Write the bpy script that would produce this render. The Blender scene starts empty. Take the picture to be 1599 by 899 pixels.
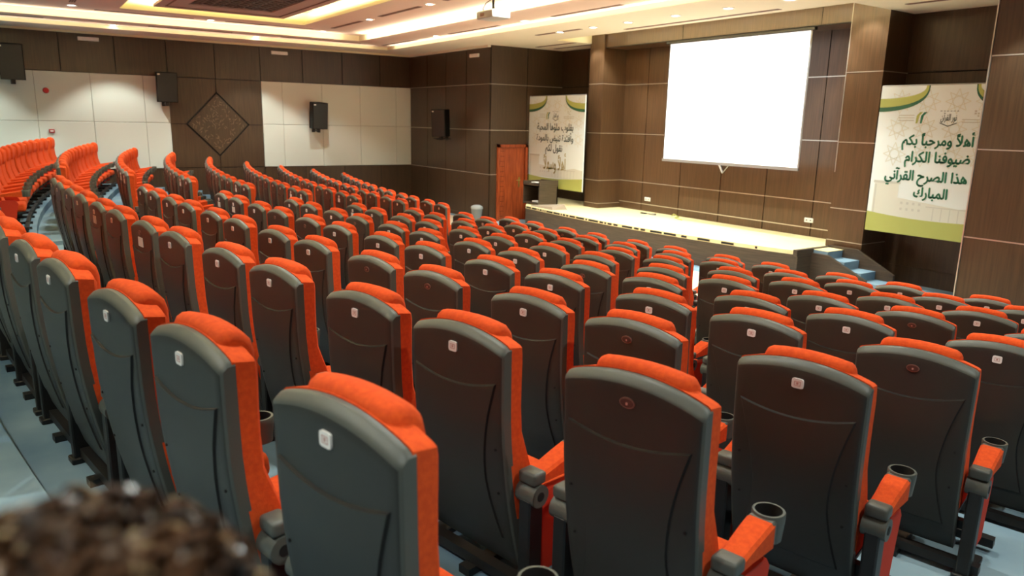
import bpy, bmesh, math, random
from mathutils import Vector, Matrix
random.seed(7)
SC = bpy.context.scene
COL = SC.collection
PI = math.pi

# ------------------------------------------------------------------ camera, world, exposure
CAM_Z = 2.65
M = [[0.5578161601, 0.1927214100, -0.8072791275],
     [0.8296933840, -0.1046239318, 0.5483272029],
     [0.0212136753, -0.9756599259, -0.2182605988]]
FPX = 1156.87
cd = bpy.data.cameras.new('camera')
cam = bpy.data.objects.new('camera', cd); COL.objects.link(cam)
cam.matrix_world = Matrix(((M[0][0], -M[0][1], -M[0][2], 0), (M[1][0], -M[1][1], -M[1][2], 0),
                           (M[2][0], -M[2][1], -M[2][2], CAM_Z), (0, 0, 0, 1)))
cd.sensor_width = 36; cd.lens = 36 * FPX / 1599; cd.clip_start = 0.02; cd.clip_end = 100
cd.dof.use_dof = True; cd.dof.focus_distance = 4.5; cd.dof.aperture_fstop = 3.2
SC.camera = cam
SC.view_settings.view_transform = 'Standard'; SC.view_settings.look = 'None'
SC.view_settings.gamma = 1; SC.view_settings.use_curve_mapping = False
SC.view_settings.exposure = 0.08
SC.cycles.use_denoising = True
SC.cycles.max_bounces = 6; SC.cycles.diffuse_bounces = 4; SC.cycles.glossy_bounces = 3
SC.cycles.sample_clamp_indirect = 4.0
SC.cycles.use_adaptive_sampling = False
w = bpy.data.worlds.new('world'); SC.world = w; w.use_nodes = True
w.node_tree.nodes['Background'].inputs[0].default_value = (1, .93, .85, 1)
w.node_tree.nodes['Background'].inputs[1].default_value = 0.02
SPOT_W = 215.0      # main downlights
STAGE_W = 150.0      # stage downlights
COVE_W = 60.0       # hidden strips and added ceiling-step lamps, per metre

def proj(x, y, z):
    z -= CAM_Z
    cx = M[0][0]*x + M[1][0]*y + M[2][0]*z
    cy = M[0][1]*x + M[1][1]*y + M[2][1]*z
    cz = M[0][2]*x + M[1][2]*y + M[2][2]*z
    if cz < .05: return None
    return 799.5 + FPX*cx/cz, 449.5 + FPX*cy/cz

# ------------------------------------------------------------------ materials
def srgb(r, g, b):
    f = lambda c: (c/255/12.92) if c/255 <= .04045 else ((c/255+.055)/1.055)**2.4
    return (f(r), f(g), f(b), 1)
def mat(name, col, rough=.5, metal=0, emit=None, estr=0, noise=None, bump=0, bscale=200, spec=None, sheen=0):
    m = bpy.data.materials.new(name); m.use_nodes = True
    nt = m.node_tree; b = nt.nodes['Principled BSDF']
    b.inputs['Base Color'].default_value = col
    b.inputs['Roughness'].default_value = rough; b.inputs['Metallic'].default_value = metal
    if spec is not None: b.inputs['Specular IOR Level'].default_value = spec
    if sheen: b.inputs['Sheen Weight'].default_value = sheen; b.inputs['Sheen Tint'].default_value = col
    if emit: b.inputs['Emission Color'].default_value = emit; b.inputs['Emission Strength'].default_value = estr
    tc = nt.nodes.new('ShaderNodeTexCoord')
    if noise:
        col2, scale, stretch = noise
        mp = nt.nodes.new('ShaderNodeMapping'); mp.inputs['Scale'].default_value = stretch
        nz = nt.nodes.new('ShaderNodeTexNoise'); nz.inputs['Scale'].default_value = scale; nz.inputs['Detail'].default_value = 5
        cr = nt.nodes.new('ShaderNodeValToRGB'); cr.color_ramp.elements[0].position = .35; cr.color_ramp.elements[1].position = .68
        cr.color_ramp.elements[0].color = col; cr.color_ramp.elements[1].color = col2
        nt.links.new(tc.outputs['Object'], mp.inputs[0]); nt.links.new(mp.outputs[0], nz.inputs['Vector'])
        nt.links.new(nz.outputs['Fac'], cr.inputs[0]); nt.links.new(cr.outputs[0], b.inputs['Base Color'])
    if bump:
        n2 = nt.nodes.new('ShaderNodeTexNoise'); n2.inputs['Scale'].default_value = bscale; n2.inputs['Detail'].default_value = 3
        bp = nt.nodes.new('ShaderNodeBump'); bp.inputs['Strength'].default_value = bump; bp.inputs['Distance'].default_value = .004
        nt.links.new(tc.outputs['Object'], n2.inputs['Vector']); nt.links.new(n2.outputs['Fac'], bp.inputs['Height'])
        nt.links.new(bp.outputs[0], b.inputs['Normal'])
    return m
MT = {}
MT['wood'] = mat('dark_wood', srgb(59, 44, 31), .38, noise=(srgb(73, 56, 40), 5, (7, 7, .3)), spec=.5)
MT['stage_wood'] = mat('stage_wall_wood', srgb(70, 50, 33), .34, noise=(srgb(86, 63, 43), 5, (7, 7, .3)), spec=.5)
MT['stage_front'] = mat('stage_front_wood', srgb(56, 46, 37), .45, noise=(srgb(78, 66, 53), 5, (.5, .5, 14)))
MT['groove'] = mat('dark_groove', srgb(16, 12, 9), .8)
MT['silver'] = mat('silver_strip', srgb(205, 200, 190), .3, .7)
MT['white_panel'] = mat('white_fabric_panel', srgb(220, 226, 214), .9, bump=.1, bscale=300)
MT['joint'] = mat('panel_joint', srgb(160, 160, 148), .9)
MT['ceil'] = mat('ceiling_white', srgb(238, 228, 208), .9)
MT['ceil_pink'] = mat('ceiling_rose', srgb(222, 196, 182), .9)
MT['cove'] = mat('cove_cream', srgb(246, 236, 196), .85)
MT['mauve'] = mat('ceiling_mauve', srgb(176, 148, 140), .7)
MT['slot'] = mat('air_slot', srgb(120, 90, 80), .8)
MT['lattice'] = mat('carved_lattice', srgb(96, 74, 66), .5)
MT['lattice_back'] = mat('lattice_backing', srgb(38, 30, 30), .8)
MT['carpet'] = mat('blue_carpet', srgb(86, 116, 138), .95, noise=(srgb(146, 172, 184), .8, (1, 1, 1)), bump=.5, bscale=500)  # large pale noise patches paint light glare into the carpet colour
MT['cream_floor'] = mat('cream_floor', srgb(222, 208, 178), .35)
MT['stage_floor'] = mat('light_stage_floor', srgb(238, 218, 160), .4, noise=(srgb(246, 230, 178), 4, (.4, 5, 1)))
MT['shell'] = mat('charcoal_plastic', srgb(46, 46, 43), .40, bump=.15, bscale=900, spec=.36)
MT['rim'] = mat('grey_plastic_rim_light', srgb(82, 85, 80), .36, bump=.15, bscale=900, spec=.3)  # cup holder and hub grey; on shell rims it paints in the overhead light
MT['fabric'] = mat('orange_fabric', srgb(212, 70, 10), .95, noise=(srgb(228, 84, 16), 60, (1, 1, 1)), bump=.6, bscale=420, sheen=.2)
MT['side_fabric'] = mat('orange_side_fabric', srgb(205, 50, 18), .85, bump=.3, bscale=420)
MT['black'] = mat('black_metal', srgb(24, 23, 23), .45)
MT['speaker'] = mat('black_speaker', srgb(12, 13, 12), .6, bump=.3, bscale=300, spec=.15)
MT['speaker_side'] = mat('grey_speaker_side', srgb(92, 92, 88), .5)
MT['plate'] = mat('white_plate', srgb(245, 240, 234), .4)
MT['plate_mark'] = mat('pink_plate_mark', srgb(196, 150, 140), .5)
MT['oval'] = mat('brown_badge', srgb(74, 46, 42), .3)
MT['oval_rim'] = mat('badge_rim', srgb(140, 118, 108), .3, .6)
MT['paper'] = mat('white_paper', srgb(240, 240, 232), .8)
MT['door'] = mat('orange_brown_door', srgb(134, 56, 26), .35, noise=(srgb(178, 86, 44), 7, (5, 5, .4)))
MT['brass'] = mat('brass', srgb(214, 190, 130), .25, .9)
MT['screen'] = mat('lit_screen', srgb(245, 245, 248), .9, emit=(1, 1, 1, 1), estr=1.25)
MT['grey_metal'] = mat('grey_metal', srgb(150, 150, 150), .35, .5)
MT['white_plastic'] = mat('white_plastic', srgb(235, 233, 225), .4)
MT['lamp'] = mat('lamp_lens', srgb(255, 250, 235), .5, emit=(1, .97, .90, 1), estr=16)
MT['led'] = mat('led_strip', srgb(255, 240, 200), .5, emit=(1, .9, .62, 1), estr=6)
MT['proj'] = mat('projector_grey', srgb(190, 190, 184), .45)
MT['red'] = mat('red_plastic', srgb(170, 30, 34), .35)
MT['bin'] = mat('grey_bin', srgb(116, 124, 128), .45)
MT['bin_lid'] = mat('pale_bin_lid', srgb(158, 166, 168), .45)
MT['banner'] = mat('banner_white', srgb(232, 242, 242), .7)
MT['banner_pattern'] = mat('banner_faint_pattern', srgb(222, 225, 212), .7)
MT['b_green'] = mat('banner_green', srgb(28, 104, 78), .7)
MT['b_dark'] = mat('banner_dark_green', srgb(36, 88, 66), .7)
MT['b_olive'] = mat('banner_olive', srgb(170, 176, 96), .7)
MT['b_grey'] = mat('banner_grey_print', srgb(196, 199, 190), .7)
MT['b_grey2'] = mat('banner_light_grey_print', srgb(214, 217, 206), .7)
MT['b_text'] = mat('banner_slate_text', srgb(62, 84, 84), .7)
MT['b_gold'] = mat('banner_gold', srgb(172, 160, 96), .6)
MT['hair'] = mat('brown_hair', srgb(44, 28, 18), .26, noise=(srgb(84, 56, 36), 30, (1, 1, 1)), spec=.9)
MT['skin'] = mat('skin', srgb(190, 140, 110), .5)
MT['cloth'] = mat('brown_cloth', srgb(90, 70, 56), .9)

# ------------------------------------------------------------------ helpers
def tag(o, label=None, cat=None, group=None, kind=None):
    if label: o['label'] = label
    if cat: o['category'] = cat
    if group: o['group'] = group
    if kind: o['kind'] = kind
    return o
def empty(name, loc=(0, 0, 0), rz=0):
    o = bpy.data.objects.new(name, None); COL.objects.link(o); o.location = loc; o.rotation_euler = (0, 0, rz)
    o.empty_display_size = .1
    return o
class MB:
    """collects shapes, then links them as one mesh object"""
    def __init__(s): s.v = []; s.f = []; s.m = []; s.mats = []
    def mi(s, m):
        if m not in s.mats: s.mats.append(m)
        return s.mats.index(m)
    def add(s, verts, faces, m):
        b = len(s.v); s.v += [tuple(v) for v in verts]; k = s.mi(m)
        for f in faces: s.f.append(tuple(b+i for i in f)); s.m.append(k)
    def box(s, x0, x1, y0, y1, z0, z1, m, mx=None):
        vs = [(x, y, z) for z in (z0, z1) for y in (y0, y1) for x in (x0, x1)]
        if mx is not None: vs = [mx @ Vector(v) for v in vs]
        s.add(vs, [(0, 2, 3, 1), (4, 5, 7, 6), (0, 1, 5, 4), (2, 6, 7, 3), (0, 4, 6, 2), (1, 3, 7, 5)], m)
    def rbox(s, x0, x1, y0, y1, z0, z1, r, m, mx=None, seg=3):
        bm = bmesh.new(); bmesh.ops.create_cube(bm, size=1)
        for v in bm.verts: v.co = Vector(((x0+x1)/2 + v.co.x*(x1-x0), (y0+y1)/2 + v.co.y*(y1-y0), (z0+z1)/2 + v.co.z*(z1-z0)))
        bmesh.ops.bevel(bm, geom=bm.edges[:], offset=r, segments=seg, profile=.5, affect='EDGES')
        s.bm(bm, m, mx)
    def bm(s, bm, m, mx=None):
        bm.verts.index_update(); vs = [(mx @ v.co) if mx is not None else v.co.copy() for v in bm.verts]
        s.add(vs, [[v.index for v in f.verts] for f in bm.faces], m); bm.free()
    def tube(s, p, q, r, m, n=10, r2=None):
        p = Vector(p); q = Vector(q); d = (q-p).normalized(); a = d.orthogonal().normalized(); b = d.cross(a)
        if r2 is None: r2 = r
        vs = []
        for c, rr in ((p, r), (q, r2)):
            for i in range(n):
                t = 2*PI*i/n; vs.append(c + (a*math.cos(t) + b*math.sin(t))*rr)
        s.add(vs, [(i, (i+1) % n, n+(i+1) % n, n+i) for i in range(n)] + [tuple(range(n))[::-1], tuple(range(n, 2*n))], m)
    def lathe(s, prof, m, c=(0, 0, 0), n=20):
        vs = []; fs = []; k = len(prof)
        for i in range(n):
            t = 2*PI*i/n
            for r, z in prof: vs.append((c[0]+r*math.cos(t), c[1]+r*math.sin(t), c[2]+z))
        for i in range(n):
            for j in range(k-1):
                a = i*k+j; b = ((i+1) % n)*k+j; fs.append((a, b, b+1, a+1))
        s.add(vs, fs, m)
    def prism(s, pts, z0, z1, m):
        n = len(pts); vs = [(p[0], p[1], z0) for p in pts]+[(p[0], p[1], z1) for p in pts]
        s.add(vs, [tuple(range(n))[::-1], tuple(range(n, 2*n))] + [(i, (i+1) % n, n+(i+1) % n, n+i) for i in range(n)], m)
    def build(s, name, parent=None, smooth=False, loc=None):
        me = bpy.data.meshes.new(name); me.from_pydata(s.v, [], s.f)
        for m in s.mats: me.materials.append(MT[m])
        me.polygons.foreach_set('material_index', s.m)
        bm = bmesh.new(); bm.from_mesh(me); bmesh.ops.recalc_face_normals(bm, faces=bm.faces[:]); bm.to_mesh(me); bm.free()
        if smooth:
            me.polygons.foreach_set('use_smooth', [True]*len(me.polygons)); me.set_sharp_from_angle(angle=math.radians(38))
        me.update()
        o = bpy.data.objects.new(name, me); COL.objects.link(o)
        if parent: o.parent = parent
        if loc: o.location = loc
        return o
def struct(o): o['kind'] = 'structure'; return o
ORD = ['first', 'second', 'third', 'fourth', 'fifth', 'sixth', 'seventh', 'eighth', 'ninth', 'tenth', 'eleventh', 'twelfth', 'thirteenth', 'fourteenth']

# ------------------------------------------------------------------ hall layout
XC, YC = -11.0407, 43.2014
RAD = [43.742, 42.827, 41.925, 41.018, 40.109, 39.168, 38.263, 37.377, 36.508]
ZF = [1.0, .885, .76, .647, .525, .40, .288, .176, .06]
S0 = [9.645, 9.61, 9.557, 9.513, 9.482, 9.386, 9.396, 9.37, 9.384]
WIDE, NARROW = .769, .632
XL, XR = -21.7, 1.15
YB = -6.0
YF = 10.74       # front walls left and right of the stage zone
XRL, XRR = -17.02, -4.86
YS = 13.1        # screen wall and back of the recesses
YP = 12.35       # pillar fronts
ZS = .56         # stage height
H1, H2, H3 = 1.26, 2.43, 3.62
ZC = 4.60

# floor: stepped curved terraces, one mesh
def ycurve(x, r): return YC - math.sqrt(r*r - (x-XC)**2)
fb = MB()
xs = [XL + (XR-XL)*i/48 for i in range(49)]
rb = [r+.14 for r in RAD] + [RAD[-1]-.80]
zz = [1.117] + ZF + [0]
for i in range(48):
    x0, x1 = xs[i], xs[i+1]
    edges = [(YB, YB)] + [(ycurve(x0, r), ycurve(x1, r)) for r in rb] + [(YS, YS)]
    for k in range(len(edges)-1):
        a, b = edges[k], edges[k+1]; z = zz[k]
        if k == len(edges)-2:
            m0 = 10.5
            c0 = min(m0, b[0])
            fb.add([(x0, a[0], z), (x1, a[1], z), (x1, m0, z), (x0, m0, z)], [(0, 1, 2, 3)], 'cream_floor' if x0 > -20.2 and x1 < -4.2 else 'carpet')
            fb.add([(x0, m0, z), (x1, m0, z), (x1, b[1], z), (x0, b[0], z)], [(0, 1, 2, 3)], 'carpet')
        else:
            fb.add([(x0, a[0], z), (x1, a[1], z), (x1, b[1], z), (x0, b[0], z)], [(0, 1, 2, 3)], 'carpet')
        if k < len(edges)-2 or True:
            if k+1 < len(zz) and k+1 <= len(rb):
                z2 = zz[k+1] if k+1 < len(zz) else z
                if z2 != z: fb.add([(x0, b[0], z), (x1, b[1], z), (x1, b[1], z2), (x0, b[0], z2)], [(0, 1, 2, 3)], 'carpet')
# half height steps in the centre aisle
for k in range(len(RAD)-1):
    r0, r1 = rb[k], rb[k+1]; z = ZF[k]
    for x0, x1 in ((-12.55, -11.72),):
        y0, y1 = ycurve(x0, r0), ycurve(x0, r1)
        fb.box(x0, x1, y0+.45, y1+.45, ZF[k+1]-.02, ZF[k+1]+.055, 'carpet')
struct(fb.build('floor'))

# wall panelling builder: plane with local u along wall, z up; grooves from gaps between slabs
def panel_wall(name, P, U, N, u0, u1, joints, zs, wood='wood', strip=None, vstrip=False, skip=None, depth=.02, back=True, base=None):
    """P origin, U unit along, N unit out of wall"""
    b = MB(); P = Vector(P); U = Vector(U); N = Vector(N)
    def bx(a0, a1, z0, z1, d0, d1, m):
        vs = []
        for z in (z0, z1):
            for d in (d0, d1):
                for a in (a0, a1): q = P + U*a + N*d; vs.append((q.x, q.y, z))
        b.add(vs, [(0, 2, 3, 1), (4, 5, 7, 6), (0, 1, 5, 4), (2, 6, 7, 3), (0, 4, 6, 2), (1, 3, 7, 5)], m)
    bx(u0, u1, zs[0], zs[-1], -.12, 0, 'groove')
    us = [u0] + [j for j in joints if u0 < j < u1] + [u1]
    g = .011
    for i in range(len(us)-1):
        for k in range(len(zs)-1):
            if skip and skip((us[i]+us[i+1])/2, (zs[k]+zs[k+1])/2): continue
            bx(us[i]+g, us[i+1]-g, zs[k]+g, zs[k+1]-g, 0, depth, wood)
    if strip:
        for z in zs[1:-1]: bx(u0, u1, z-.008, z+.008, 0, depth+.003, strip)
        if vstrip:
            for j in us[1:-1]: bx(j-.005, j+.005, zs[0], zs[-1], 0, depth-.004, 'groove')
    if base: bx(u0, u1, zs[0], zs[0]+base, 0, depth+.012, wood)
    return b
JL = [YB + .0] + [6.11 - 1.195*k for k in range(-4, 11)]
JL = sorted(JL)
PJ = sorted(3.12-1.19*k for k in range(8))
# left wall
def skipL(u, z):
    return H1 < z < H3 and (u > 6.11 or u < 3.71) and u > -3.4
def skipL2(u, z): return skipL(u, z) or (H1 < z < H3 and 3.71 < u < 6.11)
b = panel_wall('wall_left', (XL, 0, 0), (0, 1, 0), (1, 0, 0), YB, YF, JL, [0, H1, H3, ZC], skip=skipL2, base=.1)
# the wooden field with the diamond between the white fields: four cut slabs
dcy, dcz, dh, dv = 4.91, 2.42, .80, .83
for sy in (-1, 1):
    for sz in (-1, 1):
        y1_ = dcy + sy*1.19; z1_ = H3-.01 if sz > 0 else H1+.01
        pts = [(dcy+sy*(dh+.03), dcz+sz*.01), (y1_, dcz+sz*.01), (y1_, z1_), (dcy+sy*.01, z1_), (dcy+sy*.01, dcz+sz*(dv+.03))]
        vs = [(XL, p[0], p[1]) for p in pts]+[(XL+.02, p[0], p[1]) for p in pts]; n = 5
        b.add(vs, [tuple(range(n)), tuple(range(n, 2*n))]+[(i, (i+1) % n, n+(i+1) % n, n+i) for i in range(n)], 'wood')
struct(b.build('wall_left'))
# white acoustic fields (one thing each)
def white_field(y0, y1, joints, label):
    b = MB(); js = [y0]+[j for j in joints if y0 < j < y1]+[y1]
    b.box(XL+.001, XL+.022, y0, y1, H1, H3, 'joint')
    for i in range(len(js)-1):
        for z0, z1 in ((H1, 2.44), (2.44, H3)):
            b.rbox(XL+.01, XL+.045, js[i]+.004, js[i+1]-.004, z0+.004, z1-.004, .008, 'white_panel', seg=1)
    return tag(b.build('acoustic_panel', smooth=False), label, 'wall panel')
white_field(-3.44, 3.71, PJ, 'white fabric wall panel field left of the carved diamond')
white_field(6.11, 10.72, [6.69, 7.85, 9.03, 10.21], 'white fabric wall panel field between diamond and corner')
# diamond ornament
b = MB()
vs = []
for d in (0, .03):
    for (a, c) in ((dh, 0), (0, dv), (-dh, 0), (0, -dv)): vs.append((XL+.001+d, dcy+a*.97, dcz+c*.97))
b.add(vs, [(0, 1, 2, 3), (4, 5, 6, 7), (0, 1, 5, 4), (1, 2, 6, 5), (2, 3, 7, 6), (3, 0, 4, 7)], 'wood')
dm = tag(b.build('carved_diamond'), 'dark wooden diamond with worn carved ornament on left wall', 'wall ornament')
b = MB(); rr = random.Random(3)
for i in range(260):
    a = rr.uniform(-.86, .86); c = rr.uniform(-.86, .86)
    if abs(a)+abs(c) > .88: continue
    y = dcy+a*dh; z = dcz+c*dv; l = rr.uniform(.03, .09); t = rr.choice([0, PI/4, PI/2, -PI/4])
    p = Vector((XL+.034, y-l/2*math.cos(t), z-l/2*math.sin(t))); q = Vector((XL+.034, y+l/2*math.cos(t), z+l/2*math.sin(t)))
    b.tube(p, q, .007, 'carving', 4)
MT['carving'] = mat('pale_carving', srgb(118, 100, 78), .5)
b.build('carving', dm)

# front-left wall, return wall and recess wall
JF = [-22.9+1.17*k for k in range(8)]
struct(panel_wall('w', (0, YF, 0), (1, 0, 0), (0, -1, 0), XL, XRL, [-20.55, -19.40, -18.24], [0, H1, H2, H3, ZC], strip='silver', base=.1).build('wall_front_left'))
b = panel_wall('w', (XRL, 0, 0), (0, 1, 0), (1, 0, 0), YF, YS, [11.9], [0, H1, H2, H3, ZC], strip='silver', skip=lambda u, z: u < 11.9 and z < H2)
b.box(XRL, XRL+.02, YF+.008, 10.96, .008, H2-.008, 'wood')
b.box(XRL, XRL+.02, 10.96, 11.9, 2.06, H2-.008, 'wood')
struct(b.build('wall_door_side'))
struct(panel_wall('w', (0, YS, 0), (1, 0, 0), (0, -1, 0), XRL, -14.9, [-15.9], [0, H1, H2, H3, ZC]).build('wall_recess_left'))
struct(panel_wall('w', (0, YS, 0), (1, 0, 0), (0, -1, 0), -7.3, XRR, [-5.45], [0, H1, H2, H3, ZC], base=.3).build('wall_recess_right'))
struct(panel_wall('w', (XRR, 0, 0), (0, 1, 0), (-1, 0, 0), YF, YS, [], [0, H1, H2, H3, ZC]).build('wall_return_right'))
b = panel_wall('w', (0, YF, 0), (1, 0, 0), (0, -1, 0), XRR, XR, [-3.6, -2.4, -1.2, 0], [0, H1, H2, H3, ZC], strip='silver')
b.box(XRR-.012, XRR+.004, YF-.03, YF+.01, 0, ZC, 'silver')
struct(b.build('wall_front_right'))
struct(panel_wall('w', (XR, 0, 0), (0, 1, 0), (-1, 0, 0), YB, YF, JL, [0, H1, H3, ZC]).build('wall_right'))
struct(panel_wall('w', (0, YB, 0), (1, 0, 0), (0, 1, 0), XL, XR, [-20+1.2*k for k in range(18)], [0, H1, H3, ZC]).build('wall_back'))
# stage wall
SJ = [-13.58, -12.34, -11.13, -9.93, -8.78]
struct(panel_wall('w', (0, YS, 0), (1, 0, 0), (0, -1, 0), -14.42, -7.9, SJ, [0, ZS+.17, H1, H2, H3, 5.0], wood='stage_wood', strip='silver').build('wall_stage'))
# pillars
def pillar(name, x0, x1, vs):
    b = MB()
    b.box(x0+.02, x1-.02, YP+.02, YS, 0, 4.8, 'groove')
    zs = [0, ZS+.12, H1, H2, H3, 4.8]
    for k in range(5):
        e = .012 if k == 0 else 0
        b.box(x0-e, x1+e, YP-e, YS, zs[k]+.007, zs[k+1]-.007, 'stage_wood')
        if k: b.box(x0-.003, x1+.003, YP-.003, YS, zs[k]-.007, zs[k]+.007, 'silver')
    for x in vs: b.box(x-.007, x+.007, YP-.005, YP+.01, 1.9, 4.8, 'silver')
    return struct(b.build(name))
pillar('trim_1', -14.93, -14.40, [])
pillar('trim_2', -7.93, -7.25, [-7.925])
# header beam over the screen
b = MB()
b.box(-14.4, -7.93, 12.40, YS, 4.46, 4.80, 'stage_wood')
for x in (-11.9, -8.55): b.box(x-.004, x+.004, 12.395, 12.5, 4.46, 4.80, 'groove')
b.box(-14.4, -7.93, 12.39, 12.41, 4.455, 4.475, 'groove')
struct(b.build('trim_3'))
# thin dark edge on the left return pillar side and dark strip
# ------------------------------------------------------------------ ceiling
def ring(b, X0, X1, Y0, Y1, x0, x1, y0, y1, z, m):
    """flat ring between outer rect (X..) and inner rect (x..)"""
    for q in ((X0, X1, Y0, y0), (X0, X1, y1, Y1), (X0, x0, y0, y1), (x1, X1, y0, y1)):
        b.add([(q[0], q[2], z), (q[1], q[2], z), (q[1], q[3], z), (q[0], q[3], z)], [(0, 1, 2, 3)], m)
def rise(b, x0, x1, y0, y1, z0, z1, m):
    b.add([(x0, y0, z0), (x1, y0, z0), (x1, y1, z0), (x0, y1, z0), (x0, y0, z1), (x1, y0, z1), (x1, y1, z1), (x0, y1, z1)],
          [(0, 1, 5, 4), (1, 2, 6, 5), (2, 3, 7, 6), (3, 0, 4, 7)], m)
b = MB()
Z0, Z1, Z2, Z3 = 4.59, 4.67, 4.81, 5.10
L0 = (-20.5, -1.2, YB+1, 9.42)
L1 = (-19.5, -2.4, YB+2, 8.15)
C1 = (-18.3, -3.8, 2.3, 6.25)
C2 = (-18.3, -3.8, -3.4, .62)
ring(b, XL, XR, YB, 11.25, *L0, Z0, 'ceil'); rise(b, *L0, Z0, Z1, 'cove')
for q in ((XL, -14.9), (-7.25, XR)): b.add([(q[0], 11.25, Z0), (q[1], 11.25, Z0), (q[1], YS, Z0), (q[0], YS, Z0)], [(0, 1, 2, 3)], 'ceil')
b.add([(-14.9, 11.25, Z0), (-7.25, 11.25, Z0), (-7.25, 11.25, 4.78), (-14.9, 11.25, 4.78)], [(0, 1, 2, 3)], 'cove')
b.add([(-14.9, 11.25, 4.78), (-7.25, 11.25, 4.78), (-7.25, YS, 4.78), (-14.9, YS, 4.78)], [(0, 1, 2, 3)], 'ceil')
for x in (-14.9, -7.25): b.add([(x, 11.25, Z0), (x, YS, Z0), (x, YS, 4.78), (x, 11.25, 4.78)], [(0, 1, 2, 3)], 'cove')
ring(b, *L0, *L1, Z1, 'ceil_pink'); rise(b, *L1, Z1, Z2, 'cove')
# inner soffit with two openings
for q in ((L1[0], C1[0], L1[2], L1[3]), (C1[1], L1[1], L1[2], L1[3]), (C1[0], C1[1], C1[3], L1[3]), (C1[0], C1[1], C2[3], C1[2]), (C1[0], C1[1], L1[2], C2[2])):
    b.add([(q[0], q[2], Z2), (q[1], q[2], Z2), (q[1], q[3], Z2), (q[0], q[3], Z2)], [(0, 1, 2, 3)], 'ceil_pink')
for c in (C1, C2):
    rise(b, *c, Z2, Z2+.05, 'cove'); g = .12
    rise(b, c[0]-g, c[1]+g, c[2]-g, c[3]+g, Z2+.05, Z3, 'cove')
    ring(b, c[0]-g, c[1]+g, c[2]-g, c[3]+g, *c, Z2+.05, 'cove')
    b.add([(c[0]-g, c[2]-g, Z3), (c[1]+g, c[2]-g, Z3), (c[1]+g, c[3]+g, Z3), (c[0]-g, c[3]+g, Z3)], [(0, 1, 2, 3)], 'cove')
# opaque roof above
b.box(XL-.1, XR+.1, YB-.1, YS+.1, 5.3, 5.4, 'ceil')
struct(b.build('ceiling'))
# crown line along left and front-left walls
b = MB()
b.box(XL, XL+.10, YB, YF, Z0-.05, Z0, 'cove'); b.box(XL, XRL, YF-.10, YF, Z0-.05, Z0, 'ceil')
struct(b.build('trim_4'))
# dropped frames with carved lattice
def lattice(c, label):
    f = empty('ceiling_lattice', ((c[0]+c[1])/2, (c[2]+c[3])/2, 4.86)); tag(f, label, 'ceiling panel')
    cx, cy = f.location.x, f.location.y
    X0, X1, Y0, Y1 = c[0]+.38-cx, c[1]-.38-cx, c[2]+.6-cy, c[3]-.6-cy
    x0, x1, y0, y1 = X0+.85, X1-.85, Y0+.52, Y1-.52
    b = MB()
    for q in ((X0, X1, Y0, y0), (X0, X1, y1, Y1), (X0, x0, y0, y1), (x1, X1, y0, y1)): b.box(q[0], q[1], q[2], q[3], 0, .08, 'mauve')
    for k in (.3,):
        b.box(X0+k, X1-k, Y0+k*.6, Y0+k*.6+.03, -.012, 0, 'slot'); b.box(X0+k, X1-k, Y1-k*.6-.03, Y1-k*.6, -.012, 0, 'slot'); b.box(X0+k, X0+k+.03, Y0+.2, Y1-.2, -.012, 0, 'slot')
    b.build('frame', f)
    b = MB(); b.box(x0, x1, y0, y1, .07, .09, 'lattice_back'); b.build('backing', f)
    b = MB()
    st = .26
    n = int((x1-x0)/st)+1
    # zig-zag star screen: three families of bars, clipped to the opening
    for ang in (0, 60, 120):
        d = Vector((math.cos(math.radians(ang)), math.sin(math.radians(ang)))); nrm = Vector((-d.y, d.x))
        k = -40
        while k <= 40:
            o_ = nrm*(k*st*.8); t0, t1 = -99, 99
            for a, lo, hi in ((0, x0, x1), (1, y0, y1)):
                if abs(d[a]) < 1e-6:
                    if not lo < o_[a] < hi: t0, t1 = 1, 0
                else:
                    u, v = sorted(((lo-o_[a])/d[a], (hi-o_[a])/d[a])); t0, t1 = max(t0, u), min(t1, v)
            if t1 > t0+.02:
                p = o_+d*t0; q = o_+d*t1; w_ = nrm*.022
                b.add([(*(p-w_), .02), (*(q-w_), .02), (*(q+w_), .02), (*(p+w_), .02), (*(p-w_), .06), (*(q-w_), .06), (*(q+w_), .06), (*(p+w_), .06)],
                      [(0, 1, 2, 3), (4, 5, 6, 7), (0, 1, 5, 4), (2, 3, 7, 6)], 'lattice')
            k += 1
    b.build('carved_screen', f)
    # led strips lying on the frame, facing the cove above
    b = MB()
    for q in ((X0, X1, Y0, Y0+.02), (X0, X1, Y1-.02, Y1), (X0, X0+.02, Y0, Y1), (X1-.02, X1, Y0, Y1)): b.box(q[0], q[1], q[2], q[3], .081, .09, 'led')
    b.build('led_strip', f)
    b = MB()
    for x in (X0+1, 0, X1-1):
        for y in (Y0+.3, Y1-.3): b.tube((x, y, .08), (x, y, Z3-4.86), .01, 'black', 6)
    b.build('hanger', f)
    # strip lights (area lamps) shining up into the cove
    for (lx, ly, sx, sy) in ((0, Y0-.1, X1-X0, .05), (0, Y1+.1, X1-X0, .05), (X0-.1, 0, .05, Y1-Y0), (X1+.1, 0, .05, Y1-Y0)):
        ld = bpy.data.lights.new('cove_light', 'AREA'); ld.shape = 'RECTANGLE'; ld.size = sx; ld.size_y = sy
        ld.energy = COVE_W*1.4*max(sx, sy); ld.color = (1, .93, .68)
        lo = bpy.data.objects.new('cove_light', ld); COL.objects.link(lo); lo.parent = f; lo.location = (lx, ly, .05); lo.rotation_euler = (PI, 0, 0)
    return f
lattice(C1, 'dark carved ceiling lattice in mauve frame, nearer the stage')
lattice(C2, 'dark carved ceiling lattice in mauve frame, nearer the back')
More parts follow.
